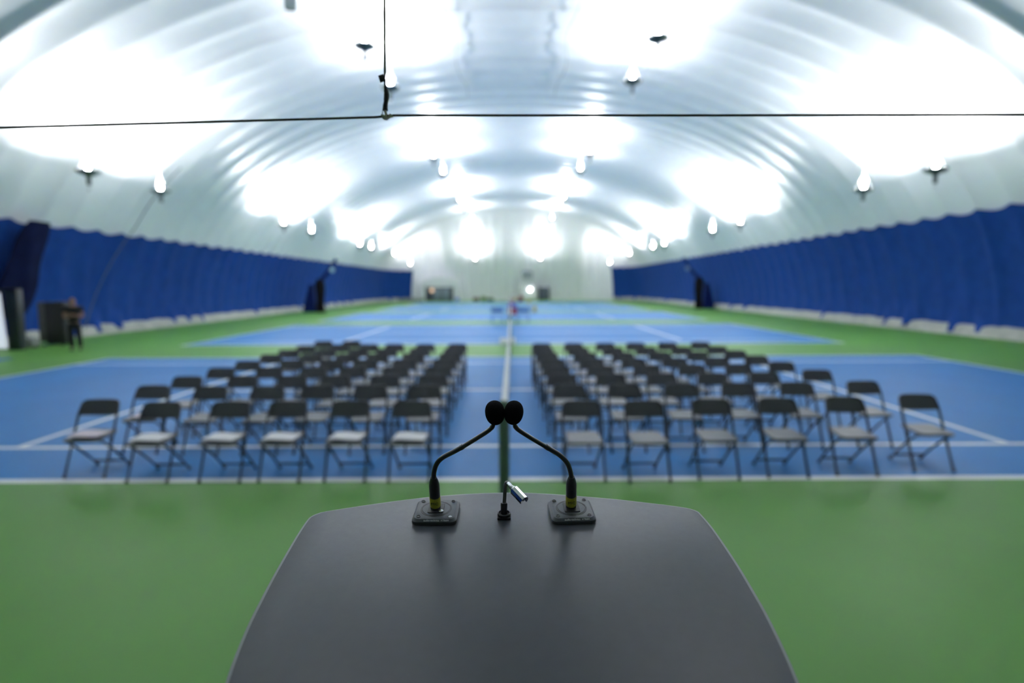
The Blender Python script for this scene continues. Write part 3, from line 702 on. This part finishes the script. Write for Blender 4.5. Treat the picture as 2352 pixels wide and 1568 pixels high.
# benches and gear between the second and third courts
for x,nm in((-.85,'left'),(.62,'right')):
    t=thing('player_bench','blue player bench between the far courts, just %s of the net'%nm,'bench',(x,33.2,0),group='blue benches by the net')
    bm=B(); box(bm,(0,0,.45),(.72,.4,.06),None,.02); build('seat',bm,M['bench'],t)
    bm=B(); box(bm,(0,.2,.72),(.72,.05,.26),Matrix.Rotation(-.1,3,'X'),.02); build('backrest',bm,M['bench'],t)
    for sx in(-1,1):
        for sy in(-1,1):
            bm=B(); box(bm,(sx*.3,sy*.16,.21),(.04,.04,.42)); build('leg',bm,M['bench'],t)
t=thing('ball_cart','cart holding red and purple gear at the net between the far courts','cart',(.0,32.55,0))
bm=B(); box(bm,(0,0,.68),(.5,.4,.35),None,.03); build('basket',bm,M['red'],t)
for sx in(-1,1):
    for sy in(-1,1):
        bm=B(); box(bm,(sx*.21,sy*.16,.27),(.03,.03,.5)); build('leg',bm,M['wire'],t)
        bm=B(); ell(bm,(sx*.21,sy*.16,.04),(.04,.02,.04),10,6); build('wheel',bm,M['blk'],t)
bm=B(); box(bm,(-.10,0,1.0),(.30,.35,.32),None,.08,3); tag(build('cloth_bag',bm,M['purple'],loc=(0,32.55,.022)),'purple cloth bag on top of the cart at the net','bag')
bm=B(); box(bm,(.17,0,.98),(.20,.3,.26),None,.06,3); tag(build('cloth_bag',bm,M['bluebag'],loc=(0,32.55,.022)),'light blue cloth bag beside the purple one on the cart','bag')
def hopper(x,y,label):
    t=thing('ball_basket',label,'ball basket',(x,y,0),group='yellow ball baskets on the far courts')
    bm=B()
    for z in(.25,.4,.55):
        bm2=[(.17*math.cos(a*PI/8),.17*math.sin(a*PI/8),z) for a in range(17)]; tube(bm,bm2,.008,5,cap=False)
    for k in range(6): tube(bm,[(.17*math.cos(k),.17*math.sin(k),0),(.17*math.cos(k),.17*math.sin(k),.6)],.008,5)
    build('basket',bm,M['wire'],t)
    rr=random.Random(5); bm=B()
    for k in range(60):
        a=rr.uniform(0,6.28); q=.12*math.sqrt(rr.random()); r=bmesh.ops.create_icosphere(bm,subdivisions=1,radius=.034); bmesh.ops.translate(bm,vec=(q*math.cos(a),q*math.sin(a),.27+.34*rr.random()),verts=r['verts'])
    o=build('balls',bm,M['ball'],t); o['kind']='stuff'
hopper(1.62,42.6,'basket of yellow balls on the far blue court, the nearer one')
hopper(1.75,62.0,'basket of yellow balls farther off, in front of the exit door')

# ------------------------------------------------------------------ person at the left, arms folded
def skinmesh(name,verts,edges,radii,m,parent,sub=2,root=0):
    me=bpy.data.meshes.new(name+'_sk'); me.from_pydata([Vector(v) for v in verts],edges,[]); o=bpy.data.objects.new(name+'_sk',me); COL.objects.link(o)
    o.modifiers.new('s','SKIN'); sv=me.skin_vertices[0].data
    for i,r in enumerate(radii):
        rr=r if isinstance(r,tuple) else (r,r); sv[i].radius=rr; sv[i].use_root=(i==root)
    o.modifiers[0].use_smooth_shade=True
    sb=o.modifiers.new('d','SUBSURF'); sb.levels=sub; sb.render_levels=sub
    bpy.context.view_layer.update(); dg=bpy.context.evaluated_depsgraph_get()
    nm=bpy.data.meshes.new_from_object(o.evaluated_get(dg)); bpy.data.objects.remove(o); nm.name=name
    nm.materials.clear(); nm.materials.append(m)
    for p in nm.polygons: p.use_smooth=True; p.material_index=0
    r=bpy.data.objects.new(name,nm); COL.objects.link(r); r.parent=parent; return r
per=thing('person','person in black T-shirt and black trousers standing with folded arms by the left curtain','person',(-14.48,19.15,0),(0,0,.45))
# local: faces -Y, x to the figure's left is +x ; total height about 1.72
bv=[(0,0,.93),(0,.01,1.10),(0,.0,1.28),(0,.01,1.42),(0,0,1.50),(0,-.02,1.57),(0,-.02,1.64)]
be=[(i,i+1) for i in range(6)]; br=[(.12,.09),(.11,.085),(.14,.10),(.12,.09),.055,(.075,.09),(.07,.085)]
def limb(frm,pts,rs):
    i0=len(bv); 
    for p in pts: bv.append(p)
    br.extend(rs); be.append((frm,i0)); be.extend((i,i+1) for i in range(i0,i0+len(pts)-1))
limb(3,[(.19,.01,1.41),(.235,-.02,1.26),(.25,-.06,1.12),(.12,-.22,1.16),(-.02,-.235,1.20),(-.08,-.22,1.21)],[.062,.052,.044,.040,.030,(.035,.022)])
limb(3,[(-.19,.01,1.41),(-.235,-.02,1.26),(-.25,-.06,1.12),(-.12,-.19,1.13),(.02,-.205,1.15),(.09,-.20,1.16)],[.062,.052,.044,.040,.030,(.035,.022)])
limb(0,[(.095,0,.86),(.11,-.015,.50),(.13,.01,.10),(.14,-.10,.035)],[.085,.055,.038,.028])
limb(0,[(-.095,0,.86),(-.10,-.03,.50),(-.09,-.01,.10),(-.10,-.12,.035)],[.085,.055,.038,.028])
body=skinmesh('body',bv,be,br,M['skin'],per)
def fingers(base,dirx,z):
    for k in range(4):
        x,y,zz=base; l=(.062,.070,.066,.052)[k]
        p=[(x,y,zz+.028-.018*k),(x+dirx*l*.5,y-.012,zz+.027-.018*k),(x+dirx*l,y+.004,zz+.024-.018*k)]
        skinmesh('finger',p,[(0,1),(1,2)],[.009,.0085,.007],M['skin'],per,1)
    skinmesh('thumb',[(base[0]-dirx*.03,base[1]-.01,base[2]+.03),(base[0]-dirx*.005,base[1]-.02,base[2]+.058),(base[0]+dirx*.02,base[1]-.015,base[2]+.066)],[(0,1),(1,2)],[.011,.010,.008],M['skin'],per,1)
fingers((-.095,-.225,1.21),-1,0); fingers((.105,-.205,1.16),1,0)
bm=B(); ell(bm,(0,-.015,1.625),(.076,.092,.108),20,14); ell(bm,(0,-.112,1.605),(.013,.018,.02),10,8)
for s in(-1,1): ell(bm,(s*.078,0,1.615),(.010,.020,.030),10,8)
ell(bm,(0,-.099,1.563),(.026,.008,.008),10,6); build('head',bm,M['skin'],per)
for s in(-1,1):
    bm=B(); ell(bm,(s*.030,-.098,1.633),(.010,.007,.006),10,6); build('eye',bm,M['eye'],per)
bm=B(); ell(bm,(0,.012,1.655),(.079,.088,.088),20,12); bmesh.ops.delete(bm,geom=[v for v in bm.verts if v.co.z<1.60+max(0,-v.co.y)*1.0],context='VERTS'); build('hair',bm,M['hair'],per)
skinmesh('t_shirt',[(0,0,.90),(0,.01,1.10),(0,0,1.28),(0,.01,1.42),(0,0,1.475),(.20,.01,1.41),(.245,-.02,1.25),(-.20,.01,1.41),(-.245,-.02,1.25)],[(0,1),(1,2),(2,3),(3,4),(3,5),(5,6),(3,7),(7,8)],[(.19,.15),(.18,.145),(.19,.145),(.14,.105),.066,.078,.07,.078,.07],M['tee'],per)
skinmesh('trousers',[(0,0,.96),(0,0,.88),(.10,0,.80),(.112,-.015,.50),(.13,.01,.09),(-.10,0,.80),(-.102,-.03,.50),(-.09,-.01,.09)],[(0,1),(1,2),(2,3),(3,4),(1,5),(5,6),(6,7)],[(.155,.12),(.165,.125),.108,.083,.072,.108,.083,.072],M['trous'],per)
for p in([(.13,.05,.045),(.14,-.06,.045),(.145,-.17,.035)],[(-.09,.03,.045),(-.10,-.08,.045),(-.105,-.19,.035)]):
    skinmesh('shoe',p,[(0,1),(1,2)],[(.045,.045),(.05,.042),(.045,.032)],M['shoe'],per)

# ------------------------------------------------------------------ world, camera
w=bpy.data.worlds.new('World'); SC.world=w; w.use_nodes=True
w.node_tree.nodes['Background'].inputs[0].default_value=(.5,.6,.75,1); w.node_tree.nodes['Background'].inputs[1].default_value=.3
cam=bpy.data.cameras.new('camera'); co=bpy.data.objects.new('camera',cam); COL.objects.link(co); SC.camera=co
f,pit,yaw,roll,h=1333.93,0.0940416,-0.000871,-0.004372,2.04247
F=Vector((math.sin(yaw)*math.cos(pit),math.cos(yaw)*math.cos(pit),-math.sin(pit)))
R0=Vector((math.cos(yaw),-math.sin(yaw),0)); U0=R0.cross(F)
Rv=R0*math.cos(roll)+U0*math.sin(roll); Uv=-R0*math.sin(roll)+U0*math.cos(roll)
m=Matrix((Rv,Uv,-F)).transposed().to_4x4(); m.translation=Vector((0,0,h)); co.matrix_world=m
cam.sensor_width=36; cam.lens=36*f/2352; cam.clip_start=.05; cam.clip_end=400
cam.dof.use_dof=True; cam.dof.focus_distance=.91; cam.dof.aperture_fstop=1.9
SC.view_settings.view_transform='Standard'; SC.view_settings.look='None'; SC.view_settings.gamma=1; SC.view_settings.use_curve_mapping=False
SC.view_settings.exposure=.2
